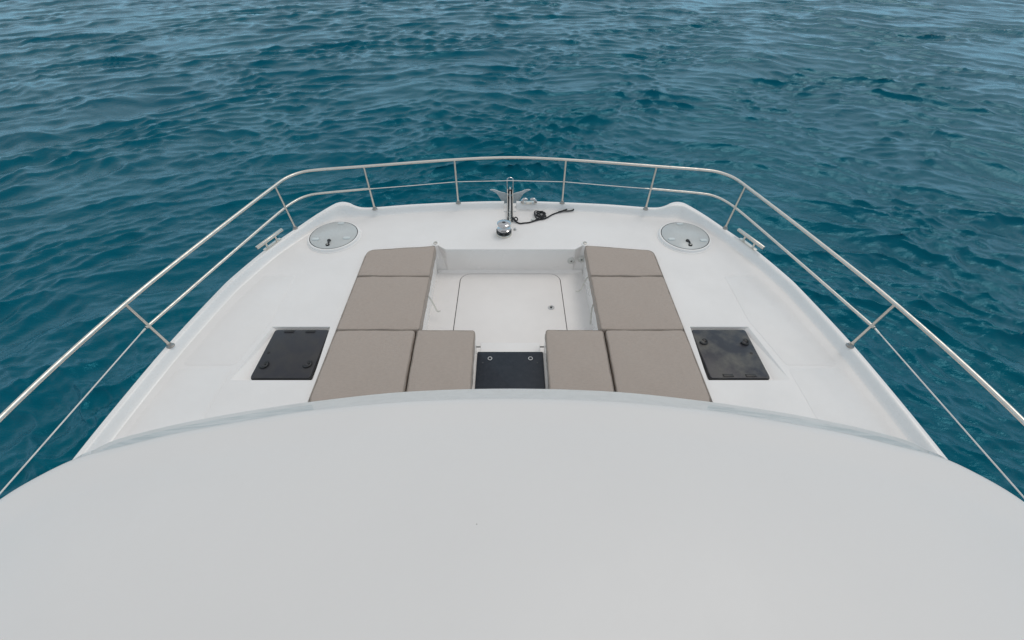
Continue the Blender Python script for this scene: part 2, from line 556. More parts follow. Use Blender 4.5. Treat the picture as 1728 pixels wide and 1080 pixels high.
# seating well: ledges for the cushions, walls and the sunken floor
LED, FLO = -0.085, -0.335
bm = B()
for s in (-1, 1):
    # deck edge down to ledge (outer side and bow side), with a rounded arris
    P = [(-1.705, 1.70), (-1.705, 3.90), (-1.695, 3.955), (-1.655, 3.992), (-0.905, 4.090)]
    for a, b in zip(P, P[1:]):
        quad(bm, (s * a[0], a[1], 0), (s * b[0], b[1], 0), (s * b[0], b[1], LED), (s * a[0], a[1], LED))
    f = bm.faces.new([bm.verts.new((s * x, y, LED)) for x, y in [(-1.705, 1.70), (-1.705, 3.90), (-1.695, 3.955), (-1.655, 3.992), (-0.905, 4.090), (-0.905, 2.725), (-0.905, 1.70)]])
    f = bm.faces.new([bm.verts.new((s * x, y, LED)) for x, y in [(-0.905, 1.70), (-0.905, 2.725), (-0.345, 2.725), (-0.345, 1.70)]])
    # seat front
    quad(bm, (s * -.905, 2.725, LED), (s * -.905, 4.090, LED), (s * -.905, 4.090, FLO), (s * -.905, 2.725, FLO))
    quad(bm, (s * -.905, 2.725, LED), (s * -.345, 2.725, LED), (s * -.345, 2.725, FLO), (s * -.905, 2.725, FLO))
    quad(bm, (s * -.345, 1.70, LED), (s * -.345, 2.725, LED), (s * -.345, 2.725, FLO), (s * -.345, 1.70, FLO))
    # bow wall corners
    P = [(-0.905, 4.090), (-0.872, 4.112), (-0.775, 4.035)]
    for a, b in zip(P, P[1:]):
        quad(bm, (s * a[0], a[1], 0), (s * b[0], b[1], 0), (s * b[0], 4.020, FLO), (s * a[0], 4.020, FLO))
quad(bm, (-.775, 4.035, 0), (.775, 4.035, 0), (.775, 4.020, FLO), (-.775, 4.020, FLO))
quad(bm, (-1.705, 1.70, 0), (1.705, 1.70, 0), (1.705, 1.70, FLO), (-1.705, 1.70, FLO))
well = obj('seating_well', bm, 'gel', boat, smooth=False)
bm = B()
quad(bm, (-.93, 1.70, FLO), (.93, 1.70, FLO), (.93, 4.14, FLO), (-.93, 4.14, FLO))
obj('well_floor', bm, 'deck', boat, smooth=False)
# fillet bead where the bow wall meets the floor
bm = B()
for s in (-1, 1):
    pass
prof = [(4.022, FLO + 0.035), (4.014, FLO + 0.016), (4.002, FLO + 0.005), (3.985, FLO + 0.001)]
rows = [[bm.verts.new((x, y, z)) for y, z in prof] for x in (-0.90, 0.90)]
for k in range(3): bm.faces.new((rows[0][k], rows[1][k], rows[1][k + 1], rows[0][k + 1]))
obj('floor_fillet', bm, 'gel', boat)

# floor locker lid
lid = empty('floor_locker_lid', (0, 0, FLO), boat)
lp = rounded([(-.615, 2.80), (.615, 2.80), (.607, 3.972), (-.607, 3.972)], [0.02, 0.02, 0.13, 0.13], 8)
lp_g = rounded([(-.623, 2.79), (.623, 2.79), (.615, 3.980), (-.615, 3.980)], [0.02, 0.02, 0.137, 0.137], 8)
bm = prism(B(), lp_g, -0.002, 0.0025); obj('gasket', bm, 'gasket', lid)
bm = prism(B(), lp, 0.0, 0.009, 0.004); obj('panel', bm, 'deck', lid)
lock = lathe(B(), [(0.0, 0.008), (0.036, 0.008), (0.038, 0.013), (0.032, 0.018), (0.024, 0.016), (0.022, 0.010), (0.0, 0.010)], 20, (0.467, 3.374, 0))
obj('lock', lock, 'galv', lid)
lock = lathe(B(), [(0.0, 0.0105), (0.013, 0.0105), (0.012, 0.018), (0.0, 0.018)], 14, (0.467, 3.374, 0))
obj('lock_core', lock, 'darkmetal', lid)

# sockets on the bow wall of the well
for x in (0.745, 0.875):
    s = empty('wall_socket', (x, 4.027, -0.165), boat)
    y0 = 0.0 if x < 0.8 else 0.03
    bm = lathe(B(), [(0, 0), (0.046, 0), (0.046, 0.006), (0.040, 0.011), (0, 0.012)], 24)
    bmesh.ops.rotate(bm, verts=bm.verts, cent=(0, 0, 0), matrix=Matrix.Rotation(R(90), 3, 'X'))
    bmesh.ops.translate(bm, verts=bm.verts, vec=(0, y0, 0))
    obj('cover', bm, 'socket', s)
    bm = lathe(B(), [(0, 0.012), (0.010, 0.012), (0.009, 0.017), (0, 0.018)], 12)
    bmesh.ops.rotate(bm, verts=bm.verts, cent=(0, 0, 0), matrix=Matrix.Rotation(R(90), 3, 'X'))
    bmesh.ops.translate(bm, verts=bm.verts, vec=(0, y0, 0))
    obj('knob', bm, 'darkmetal', s)

# steps between the two aft seats
st = empty('boarding_step', (0, 2.2, FLO), boat)
bm = box(B(), -.298, 2.40 - 2.2, 0, .298, 2.735 - 2.2, 0.145, 0.012); obj('tread', bm, 'gel', st)
bm = box(B(), -.343, 1.71 - 2.2, 0, .343, 2.50 - 2.2, 0.262, 0.008); obj('riser', bm, 'gel', st)
bm = prism(B(), rounded(rect(-.312, 1.72 - 2.2, .312, 2.508 - 2.2), 0.012, 4), 0.26, 0.275, 0.004); obj('nonskid_panel', bm, 'step', st, label='dark navy non-skid top')
for x in (-0.19, 0.19):
    bm = B(); tube(bm, [(x + 0.018 * math.cos(a), 2.425 - 2.2 + 0.018 * math.sin(a), 0.2765) for a in np.linspace(0, 2 * math.pi, 20, endpoint=False)], 0.0042, 6, closed=True)
    obj('fastener_ring', bm, 'galv', st)
for x in (-0.255, 0.25):
    bm = lathe(B(), [(0, 0.2745), (0.008, 0.2745), (0.006, 0.278), (0, 0.2785)], 10, (x, 2.375 - 2.2, 0)); obj('screw', bm, 'darkmetal', st)

# moulded non-skid panels on the side decks
for s in (1, -1):
    for P in ([(-3.05, -3.0), (-2.50, -3.0), (-2.50, 2.265), (-2.985, 2.265), (-3.035, 1.8)],
              [(-2.975, 2.30), (-2.50, 2.30), (-2.38, 2.85), (-2.38, 3.55), (-2.74, 3.55), (-2.865, 3.10)]):
        bm = prism(B(), rounded([(s * x, y) for x, y in P], 0.04, 4), -0.001, 0.0022, 0.002, 2)
        obj('nonskid_panel', bm, 'deck', boat)

# black deck hatches in shallow recesses
def deck_hatch(s, m, hinges, handles, dot, label):
    x0, x1, y0, y1 = -2.300, -1.772, 2.160, 2.738
    h = empty('deck_hatch', (s * -2.04, 2.45, 0), boat, label=label)
    ox, oy = s * -2.04, 2.45
    # recess with a ramp on the outboard side
    bm = B()
    D = -0.040
    fl = [(-2.345, 2.140), (-2.305, 2.770), (-1.775, 2.770), (-1.742, 2.140)]
    top = RECL
    v0 = [(s * a - ox, b - oy, 0) for a, b in top]; v1 = [(s * a - ox, b - oy, D) for a, b in fl]
    for i in range(4): quad(bm, v0[i], v0[(i + 1) % 4], v1[(i + 1) % 4], v1[i])
    quad(bm, *v1)
    obj('recess', bm, 'gel', h, smooth=False)
    P = rounded([(s * a - ox, b - oy) for a, b in rect(x0, y0, x1, y1)], 0.025, 5)
    Pf = rounded([(s * a - ox, b - oy) for a, b in rect(x0 - .006, y0 - .006, x1 + .006, y1 + .006)], 0.028, 5)
    obj('frame', prism(B(), Pf, D - 0.001, -0.016, 0.003), 'black', h)
    obj('pane', prism(B(), P, -0.017, -0.003, 0.004), m, h)
    for (hx, hy) in hinges:
        obj('hinge', box(B(), hx - ox - .045, hy - oy - .014, -0.004, hx - ox + .045, hy - oy + .014, 0.004, 0.003), 'black', h)
    for (hx, hy, rot) in handles:
        bm = B()
        arc = [(0.034 * math.cos(a), 0.034 * math.sin(a), 0.004) for a in np.linspace(R(rot), R(rot + 215), 16)]
        tube(bm, [(hx - ox + p[0], hy - oy + p[1], p[2]) for p in arc], 0.0095, 8)
        lathe(bm, [(0, -0.004), (0.022, -0.004), (0.020, 0.006), (0, 0.009)], 14, (hx - ox + 0.026 * math.cos(R(rot + 215)), hy - oy + 0.026 * math.sin(R(rot + 215)), 0))
        obj('handle', bm, 'black', h)
        obj('handle_boss', lathe(B(), [(0, -0.004), (0.019, -0.004), (0.017, 0.002), (0, 0.003)], 16, (hx - ox, hy - oy, 0)), m, h)
    obj('vent_plug', lathe(B(), [(0, -0.004), (0.014, -0.004), (0.012, 0.0), (0, 0.0005)], 12, (dot[0] - ox, dot[1] - oy, 0)), 'black', h)
deck_hatch(1, 'hatch', [(-2.155, 2.714), (-1.947, 2.714)], [(-2.234, 2.302, -150), (-1.842, 2.310, -150)], (-2.252, 2.45), 'clean black port deck hatch, handles on its near side')
deck_hatch(-1, 'hatch_dusty', [(1.935, 2.186), (2.136, 2.186)], [(1.840, 2.583, 190), (2.232, 2.579, 190)], (2.245, 2.443), 'dusty black starboard deck hatch, hinges on its near side')

# round bow hatches
def round_hatch(c, handle, hinge, catches, label):
    h = empty('round_hatch', (c[0], c[1], 0), boat, label=label)
    prof = [(0.235, 0.0), (0.325, 0.0), (0.325, 0.006), (0.312, 0.010), (0.309, 0.030), (0.303, 0.037), (0.294, 0.039), (0.288, 0.037), (0.287, 0.030), (0.235, 0.030)]
    obj('rim', lathe(B(), prof, 56), 'gel', h)
    obj('gasket', lathe(B(), [(0, 0.0305), (0.2865, 0.0305), (0.2865, 0.0345), (0, 0.0345)], 56), 'gasket', h)
    obj('pane', lathe(B(), [(0, 0.034), (0.2785, 0.034), (0.2785, 0.0375), (0.2755, 0.040), (0, 0.0405)], 56), 'frost', h)
    hx, hy = hinge
    obj('hinge', prism(B(), rounded(rect(hx - .038, hy - .02, hx + .038, hy + .02), .006, 3), 0.0403, 0.048, 0.003), 'catch', h)
    for x, y in catches:
        obj('catch', prism(B(), rounded(rect(x - .040, y - .022, x + .040, y + .022), .015, 4), 0.0403, 0.052, 0.005), 'catch', h)
    bm = B(); x, y = handle
    lathe(bm, [(0, 0.0403), (0.024, 0.0403), (0.022, 0.052), (0, 0.054)], 16, (x, y, 0))
    tube(bm, [(x, y, 0.050), (x + 0.003, y + 0.05, 0.053), (x - 0.004, y + 0.078, 0.052)], [0.008, 0.009, 0.011], 8)
    lathe(bm, [(0, 0.0403), (0.022, 0.0403), (0.020, 0.055), (0.008, 0.062), (0, 0.062)], 14, (x - 0.008, y + 0.085, 0))
    obj('handle', bm, 'black', h)
    obj('handle_disc', lathe(B(), [(0, 0.0535), (0.011, 0.0535), (0.010, 0.057), (0, 0.057)], 12, (x, y, 0)), 'steel', h)
round_hatch((-2.169, 4.279), (-0.009, -0.213), (0.021, 0.247), [(-0.187, -0.099), (0.18, -0.075)], 'port round hatch with frosted glass')
round_hatch((2.144, 4.268), (0.003, -0.206), (0.006, 0.245), [(-0.19, -0.086), (0.19, -0.111)], 'starboard round hatch with frosted glass')

# ------------------------------------------------------------------ guard rail
rail = empty('guard_rail', (0, 0, 0), boat)
TOP = [(-3.22, -4.0, .66), (-3.265, -0.5, .66), (-3.245, 1.355, .66), (-3.12, 2.415, .66), (-2.90, 3.40, .66), (-2.665, 4.30, .66), (-2.58, 4.54, .66), (-2.40, 4.685, .66), (-1.77, 4.80, .66), (-0.686, 4.979, .66), (0, 5.036, .66)]
bm = B(); tube(bm, catmull(mirror(TOP), 10), 0.0165, 12); obj('top_rail', bm, 'steel', rail)
MID = [(-3.125, 2.412, .38), (-2.89, 3.40, .38), (-2.660, 4.31, .38), (-2.555, 4.535, .38), (-2.405, 4.647, .38), (-1.768, 4.775, .38)]
for s in (1, -1):
    bm = B(); tube(bm, catmull([(s * p[0], p[1], p[2]) for p in MID], 10), 0.0135, 10); obj('mid_rail', bm, 'steel', rail)
POSTS = [(-3.112, 2.455, -3.120, 2.413), (-2.640, 4.335, -2.655, 4.325), (-1.766, 4.785, -1.770, 4.800), (-0.690, 4.935, -0.690, 4.977)]
for s in (1, -1):
    for bx_, by_, tx_, ty_ in POSTS:
        bm = B(); tube(bm, [(s * bx_, by_, 0.088), (s * tx_, ty_, 0.655)], 0.0125, 10); obj('post', bm, 'steel', rail)
        obj('post_base', lathe(B(), [(0, 0.086), (0.034, 0.086), (0.034, 0.092), (0.026, 0.098), (0.020, 0.118), (0, 0.12)], 18, (s * bx_, by_, 0)), 'flange', rail)
    # coated wires
    bm = B(); tube(bm, [(s * -3.128, 2.395, .38), (s * -3.19, 1.0, .376), (s * -3.215, -1.2, .38), (s * -3.21, -4.0, .38)], 0.0048, 6); obj('lifeline', bm, 'wire', rail)
    bm = B(); tube(bm, [(s * -3.1265, 2.402, .38), (s * -3.129, 2.345, .38)], [0.0085, 0.0065], 8); obj('wire_terminal', bm, 'steel', rail)
    bm = B(); tube(bm, [(s * -1.72, 4.783, .378), (s * -1.22, 4.872, .374), (s * -0.69, 4.958, .378)], 0.0045, 6); obj('lifeline', bm, 'wire', rail)
    bm = B(); tube(bm, [(s * -1.775, 4.774, .378), (s * -1.69, 4.789, .378)], [0.008, 0.006], 8); obj('wire_terminal', bm, 'steel', rail)
    obj('post', tube(B(), [(s * -3.215, -1.2, 0.088), (s * -3.258, -1.2, 0.655)], 0.0125, 10), 'steel', rail)
bm = B(); tube(bm, [(-0.69, 4.958, .378), (0, 4.998, .373), (0.69, 4.958, .378)], 0.0045, 6); obj('lifeline', bm, 'wire', rail)

# ------------------------------------------------------------------ mooring cleats
for s in (1, -1):
    c = Vector((s * -2.818, 4.050, 0.09))
    cl = empty('mooring_cleat', c, boat, label='port bow cleat' if s > 0 else 'starboard bow cleat')
    d = Vector((s * 0.141, 0.350, 0)).normalized()
    nrm = Vector((-d.y, d.x, 0))
    a0, a1 = c + d * -0.205, c + d * 0.205
    up = Vector((0, 0, 0.082))
    off = Vector((s * 0.025, -0.04, 0))
    bm = B()
    tube(bm, [up + off + d * t for t in (-0.20, -0.195, 0.195, 0.20)], [0.017, 0.021, 0.021, 0.017], 12)
    obj('bar', bm, 'steel', cl)
    for t in (-0.075, 0.075):
        bm = B(); tube(bm, [off + d * t + Vector((0, 0, -0.002)), off + d * t + Vector((0, 0, 0.02)), off + d * t * 0.95 + up], [0.021, 0.013, 0.013], 10); obj('leg', bm, 'steel', cl)
    bm = B()
    P = [off + d * u_ + nrm * v_ for u_, v_ in rounded(rect(-0.13, -0.027, 0.13, 0.027), 0.02, 4)]
    prism(bm, [(p.x, p.y) for p in P], -0.004, 0.006, 0.003); obj('base_plate', bm, 'steel', cl)

# ------------------------------------------------------------------ bow roller, anchor, windlass
br = empty('bow_roller', (0, 4.99, 0), boat)
oy = 4.99
for x in (-0.040, 0.032):
    bm = B()
    P = [(4.66, 0.004), (4.66, 0.045), (4.90, 0.07), (5.14, 0.10), (5.24, 0.15), (5.34, 0.14), (5.40, 0.08), (5.38, 0.0), (5.25, -0.06), (5.02, -0.06), (5.02, 0.004)]
    f0 = [bm.verts.new((x, y - oy, z)) for y, z in P]; f1 = [bm.verts.new((x + 0.006, y - oy, z)) for y, z in P]
    bm.faces.new(f0); bm.faces.new(f1[::-1])
    for i in range(len(P)): bm.faces.new((f0[i], f0[(i + 1) % len(P)], f1[(i + 1) % len(P)], f1[i]))
    obj('cheek', bm, 'steel', br)
bm = B(); box(bm, -0.036, 4.62 - oy, 0.006, 0.034, 5.24 - oy, 0.018); obj('channel', bm, 'darkmetal', br)
hoop = [(-0.042, 5.22 - oy, 0.09), (-0.042, 5.22 - oy, 0.25)] + [(0.040 * math.cos(a) - 0.001, 5.22 - oy, 0.265 + 0.034 * math.sin(a)) for a in np.linspace(math.pi, 0, 9)] + [(0.039, 5.22 - oy, 0.25), (0.039, 5.22 - oy, 0.09)]
obj('mount', box(B(), -0.0815, 4.86 - oy, -0.12, 0.0815, 5.06 - oy, 0.012, 0.004), 'gel', br)
obj('retaining_hoop', tube(B(), hoop, 0.0075, 8), 'chrome', br)
bm = lathe(B(), [(0, -0.03), (0.045, -0.03), (0.030, 0), (0.045, 0.03), (0, 0.03)], 20)
bmesh.ops.rotate(bm, verts=bm.verts, cent=(0, 0, 0), matrix=Matrix.Rotation(R(90), 3, 'Y'))
bmesh.ops.translate(bm, verts=bm.verts, vec=(-0.001, 5.33 - oy, 0.03)); obj('roller', bm, 'black', br)

anchor = empty('anchor', (0, 5.2, -0.05), label='grey galvanised anchor with two flukes stowed in the bow roller', cat='anchor')
bm = B(); box(bm, -0.012, 4.80 - 5.2, 0.066, 0.010, 5.42 - 5.2, 0.105, 0.004); obj('shank', bm, 'galv', anchor)
FL = [(-.286, .102), (-.262, .112), (-.229, .114), (-.195, .106), (-.162, .093), (-.120, .082), (-.083, .077), (-.02, .055), (-.02, -.10), (-.10, -.09), (-.125, -.045), (-.140, -.020), (-.163, .021), (-.185, .052), (-.208, .071), (-.245, .088)]
for s in (1, -1):
    bm = B()
    def P3(p, t): return (s * p[0] * 0.98, 0.01 + 0.25 * abs(p[0]) ** 1.5 + t, p[1] + 0.05 - 0.03 * 0)
    f0 = [bm.verts.new(P3(p, 0)) for p in FL]; f1 = [bm.verts.new(P3(p, 0.014)) for p in FL]
    bm.faces.new(f0); bm.faces.new(f1[::-1])
    for i in range(len(FL)): bm.faces.new((f0[i], f0[(i + 1) % len(FL)], f1[(i + 1) % len(FL)], f1[i]))
    obj('fluke', bm, 'galv', anchor)
# swivel and chain back to the windlass
ch = B()
def link(bm, c, d, roll, L_=0.030, Wd=0.011, r=0.0042):
    d = Vector(d).normalized(); u = d.cross(Vector((0, 0, 1))).normalized(); v = u.cross(d)
    w = u * math.cos(roll) + v * math.sin(roll)
    pts = []
    for a in np.linspace(0, 2 * math.pi, 12, endpoint=False):
        e = math.cos(a); pts.append(Vector(c) + d * (e * Wd + math.copysign((L_ - 2 * Wd) / 2 + 0.004, e) if abs(e) > 1e-6 else 0) + w * (math.sin(a) * Wd))
    tube(bm, pts, r, 6, closed=True)
k = 0; y = 4.40
while y < 4.82:
    link(ch, (-0.004 + 0.002 * math.sin(k * 1.7), y, 0.034 + (0.02 if y > 4.5 else 0.012)), (0, 1, 0.03), R(90) * (k % 2) + 0.25 * math.sin(k * 2.1))
    y += 0.026; k += 1
obj('anchor_chain', ch, 'steel', None)
bpy.data.objects['anchor_chain'].parent = anchor
bpy.data.objects['anchor_chain'].location = (0, -5.2, 0.05)

wl = empty('windlass', (-0.078, 4.352, 0), boat)
obj('base', lathe(B(), [(0, 0), (0.098, 0), (0.098, 0.018), (0.094, 0.026), (0, 0.026)], 40), 'steel', wl)
bm = B(); lathe(bm, [(0, 0.026), (0.088, 0.026), (0.090, 0.034), (0.070, 0.045), (0.070, 0.052), (0.090, 0.063), (0.088, 0.070), (0, 0.070)], 40)
for kk in range(8):
    a = kk * math.pi / 4
    lathe(bm, [(0, 0.030), (0.014, 0.030), (0.014, 0.067), (0, 0.067)], 8, (0.080 * math.cos(a), 0.080 * math.sin(a), 0))
obj('chain_gypsy', bm, 'darkmetal', wl)
obj('drum', lathe(B(), [(0, 0.070), (0.084, 0.070), (0.084, 0.078), (0.066, 0.086), (0.050, 0.100), (0.047, 0.115), (0.052, 0.130), (0.072, 0.142), (0.084, 0.147), (0.085, 0.153), (0.078, 0.160), (0.050, 0.166), (0.022, 0.168), (0.020, 0.160), (0, 0.160)], 44), 'chrome', wl)
obj('handle_socket', lathe(B(), [(0, 0.160), (0.019, 0.160), (0.018, 0.163), (0, 0.163)], 14), 'darkmetal', wl)
fs = empty('foot_switch', (0.06, 4.445, 0), boat)
obj('button', lathe(B(), [(0, 0), (0.016, 0), (0.016, 0.016), (0.012, 0.024), (0, 0.026)], 16), 'galv', fs)
obj('flange', lathe(B(), [(0, 0.001), (0.024, 0.001), (0.022, 0.005), (0, 0.005)], 16), 'steel', fs)

ck = empty('bow_chock', (0.248, 4.945, 0.086), boat)
obj('base_plate', prism(B(), rounded(rect(-.098, -.034, .098, .034), .02, 4), -0.004, 0.008, 0.003), 'steel', ck)
for s in (-1, 1):
    bm = B()
    tube(bm, [(s * 0.090, 0, 0.004), (s * 0.088, 0, 0.034), (s * 0.070, 0, 0.052), (s * 0.040, 0, 0.054), (s * 0.018, 0, 0.046)], [0.020, 0.020, 0.019, 0.017, 0.012], 12)
    obj('horn', bm, 'chrome', ck)
    obj('screw', lathe(B(), [(0, 0.007), (0.012, 0.007), (0.009, 0.014), (0, 0.015)], 10, (s * 0.052, -0.024, 0)), 'chrome', ck)

# folding eyes on little pads at the well's bow corners
for s in (1, -1):
    pe = empty('pad_eye', (s * -0.905, 4.142, 0), boat)
    obj('pad', lathe(B(), [(0, 0.0005), (0.046, 0.0005), (0.044, 0.006), (0.036, 0.010), (0, 0.011)], 24), 'gel', pe)
    obj('ring', tube(B(), [(0.022 * math.cos(a), 0.022 * math.sin(a), 0.016) for a in np.linspace(0, 2 * math.pi, 20, endpoint=False)], 0.0042, 7, closed=True), 'steel', pe)
    obj('staple', tube(B(), [(-0.012, 0.018, 0.008), (-0.010, 0.018, 0.021), (0.010, 0.018, 0.021), (0.012, 0.018, 0.008)], 0.004, 6), 'steel', pe)

# ------------------------------------------------------------------ cabin front, windscreen, roof
EDGE = [(-2.36, -4.0), (-2.37, -1.5), (-2.36, -0.4), (-2.32, 0.15), (-2.26, 0.50), (-2.185, 0.675), (-2.10, 0.776), (-1.985, 0.864), (-1.823, 0.921), (-1.588, 0.993), (-1.248, 1.067), (-0.99, 1.115), (-0.533, 1.166), (0, 1.185)]
edge = [Vector(v) for v in catmull(mirror([(a, b, 0) for a, b in EDGE]), 8)]
bm = B()
cen = Vector((0, -1.6, 0))
rows = []
prof = [(0.960, 1.085), (0.990, 1.090), (0.998, 1.115), (1.0, 1.150), (0.9995, 1.174), (0.997, 1.191), (0.992, 1.201), (0.980, 1.208), (0.95, 1.216)]
for s_ in np.linspace(0.92, 0.06, 16): prof.append((float(s_), 1.216 + 0.33 * (1 - (s_ / 0.95) ** 2.2)))
for s_, z in prof:
    rows.append([bm.verts.new((cen.x + (e.x - cen.x) * s_, cen.y + (e.y - cen.y) * s_, z)) for e in edge])
N = len(edge)
for a, b in zip(rows, rows[1:]):
    for k in range(N):
        bm.faces.new((a[k], a[(k + 1) % N], b[(k + 1) % N], b[k]))
bm.faces.new(rows[-1]); bm.faces.new(rows[0][::-1])
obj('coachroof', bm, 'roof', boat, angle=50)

BAND = [(-2.325, -4.0, 1.09), (-2.325, -0.4, 1.09), (-2.26, 0.30, 1.09), (-2.20, 0.62, 1.09), (-2.109, 0.885, 1.09), (-2.20, 1.02, 0.94), (-2.277, 1.145, 0.80), (-2.300, 1.265, 0.66), (-2.234, 1.405, 0.52), (-1.953, 1.560, 0.41), (-1.499, 1.710, 0.32), (-0.816, 1.812, 0.30), (0.0, 1.842, 0.30)]
UPR = [(-2.27, -4.0), (-2.27, -0.4), (-2.20, 0.20), (-2.12, 0.50), (-2.03, 0.70), (-1.95, 0.78), (-1.86, 0.83), (-1.75, 0.87), (-1.58, 0.92), (-1.25, 0.99), (-0.95, 1.04), (-0.50, 1.085), (0, 1.10)]
low = [Vector(v) for v in catmull(mirror(BAND), 6)]
upp = [Vector(v) for v in catmull(mirror([(a, b, 1.10) for a, b in UPR]), 6)]
def strip(name, i0, i1, f0, f1, m, bulge=0.0, label=None):
    bm = B(); rows = []
    for i in range(i0, i1 + 1):
        rows.append([bm.verts.new(upp[i].lerp(low[i], f0 + (f1 - f0) * k / 4) + Vector((0, bulge * math.sin(math.pi * k / 4), 0))) for k in range(5)])
    for a, b in zip(rows, rows[1:]):
        for k in range(4): bm.faces.new((a[k], b[k], b[k + 1], a[k + 1]))
    return obj(name, bm, m, boat, label=label)
NL = len(low)
i_side, i_c = 4 * 6, 10 * 6
strip('cabin_side', 0, i_side, 0, 1, 'gel'); strip('cabin_side', NL - 1 - i_side, NL - 1, 0, 1, 'gel')
strip('windscreen_pane', i_side, i_c, 0, 0.86, 'tint'); strip('windscreen_pane', NL - 1 - i_c, NL - 1 - i_side, 0, 0.86, 'tint')
strip('windscreen_pane', i_c, NL - 1 - i_c, 0, 0.86, 'cover')
strip('windscreen_base', i_side, NL - 1 - i_side, 0.86, 1.0, 'cover')
bm = B()
rows = [[bm.verts.new(v), bm.verts.new((v.x * 0.995, v.y - 0.01, -0.34 if abs(v.x) < 1.72 and v.y > 1.6 else -0.01))] for v in low]
for a, b in zip(rows, rows[1:]): bm.faces.new((a[0], b[0], b[1], a[1]))
obj('cabin_wall', bm, 'gel', boat)

# ------------------------------------------------------------------ hulls below the deck edge
bm = B()
hull = [(p[0], p[1]) for p in out_s]
rows = []
for x, y in hull:
    s = 1 if x > 0 else -1
    rows.append([bm.verts.new((x, y, -0.15)), bm.verts.new((x * 0.995, y - 0.02 * max(0, y) / 5, -0.55)), bm.verts.new((x * 0.985, y - 0.06 * max(0, y) / 5, -1.0))])
for a, b in zip(rows, rows[1:]):
    for k in range(2): bm.faces.new((a[k], b[k], b[k + 1], a[k + 1]))
bm.faces.new([r[2] for r in rows])
obj('bridge_deck', bm, 'hull', boat, angle=60)
for s in (1, -1):
    bm = B(); rows = []
    for y, w in [(-6.5, .62), (-3, .66), (0, .64), (2, .56), (3.4, .40), (4.2, .24), (4.62, .06)]:
        cx = s * (-3.12 + 0.62 + max(0, y - 1.5) * 0.09)
        rows.append([bm.verts.new((cx - s * w * f, y - (0.05 if z < -1.2 else 0), z)) for f, z in [(1, -.99), (1.0, -1.4), (0.85, -1.9), (0.3, -2.4), (-0.3, -2.4), (-0.85, -1.9), (-1, -1.4), (-1, -.99)]])
    for a, b in zip(rows, rows[1:]):
        for k in range(7): bm.faces.new((a[k], b[k], b[k + 1], a[k + 1]))
    bm.faces.new(rows[0]); bm.faces.new(rows[-1][::-1])
    obj('hull', bm, 'hull', boat, angle=60)

# ------------------------------------------------------------------ cushions
def cushion_mesh(poly, z0, z1, rad, puff=0.012, seed=0, sag=None):
    """soft slab from a convex outline: boxing, rounded arris and a slightly domed uneven top"""
    g = random.Random(seed)
    P = rounded(poly, rad, 7)
    # densify long sides
    Q = []
    for i in range(len(P)):
        a, b = P[i], P[(i + 1) % len(P)]
        k = max(1, int((b - a).length / 0.05))
        for j in range(k): Q.append(a.lerp(b, j / k))
    P = Q
    N = len(P)
    area = sum(P[i].x * P[(i + 1) % N].y - P[(i + 1) % N].x * P[i].y for i in range(N))
    if area < 0: P.reverse()
    c = sum(P, Vector((0, 0))) / N
    ph = [g.uniform(0, 6.28) for _ in range(8)]
    def wob(x, y):
        return 0.0022 * (math.sin(7 * x + ph[0] + 2 * math.sin(5 * y)) + math.sin(9 * y + ph[1]) * 0.8 + 0.6 * math.sin(17 * x + 13 * y + ph[2]) + 0.5 * math.sin(-15 * x + 19 * y + ph[3]))
    def inset(d):
        o = []
        for i in range(N):
            e1 = P[i] - P[i - 1]; e2 = P[(i + 1) % N] - P[i]
            n_ = Vector((-e1.y, e1.x)).normalized() + Vector((-e2.y, e2.x)).normalized()
            n_ = n_ / max(n_.length_squared / 2, 0.4)
            o.append(P[i] + n_ * d)
        return o
    bm = B(); rings = []
    r = 0.023
    levels = [(0.012, z0), (0.0, z0 + 0.012), (-0.004, (z0 + z1) / 2), (0.0, z1 - r)]
    for k in range(1, 6):
        a = k / 5 * math.pi / 2
        levels.append((r * (1 - math.cos(a)), z1 - r + r * math.sin(a)))
    for d, z in levels:
        rings.append([bm.verts.new((q.x + wob(q.y * 3, z * 9) * 0.8, q.y + wob(q.x * 3, z * 7) * 0.8, z + (wob(q.x, q.y) if z > z1 - r * 0.5 else 0))) for q in inset(d)])
    base = inset(r)
    for k in range(1, 11):
        s_ = 1 - k / 10.6
        lift = puff * (1 - s_ ** 4)
        rings.append([bm.verts.new((c.x + (q.x - c.x) * s_, c.y + (q.y - c.y) * s_, z1 + lift + wob(c.x + (q.x - c.x) * s_, c.y + (q.y - c.y) * s_))) for q in base])
    for a, b in zip(rings, rings[1:]):
        for k in range(N): bm.faces.new((a[k], a[(k + 1) % N], b[(k + 1) % N], b[k]))
    bm.faces.new(rings[0][::-1]); bm.faces.new(rings[-1])
    welt = [(q.x, q.y, z1 - 0.006 + wob(q.x, q.y)) for q in inset(0.004)]
    welt2 = [(q.x, q.y, z0 + 0.016) for q in inset(-0.001)]
    return bm, welt, welt2

ZC0, ZC1 = LED + 0.002, 0.026
def cushion(name, polys, label, s, seeds, rads):
    xs = [p[0] for poly in polys for p in poly]; ys = [p[1] for poly in polys for p in poly]
    cx, cy = s * sum(xs) / len(xs), sum(ys) / len(ys)
    th = empty(name, (cx, cy, ZC0), label=label, cat='cushion', group='bow seating cushions')
    for poly, sd_, rd in zip(polys, seeds, rads):
        q = [(s * x - cx, y - cy) for x, y in poly]
        bm, w1, w2 = cushion_mesh(q, 0.0, ZC1 - ZC0, rd, seed=sd_)
        p = obj('panel', bm, 'fabric', th, angle=70)
        b2 = B(); tube(b2, w1, 0.0035, 5, closed=True); obj('piping', b2, 'piping', p)
    return th

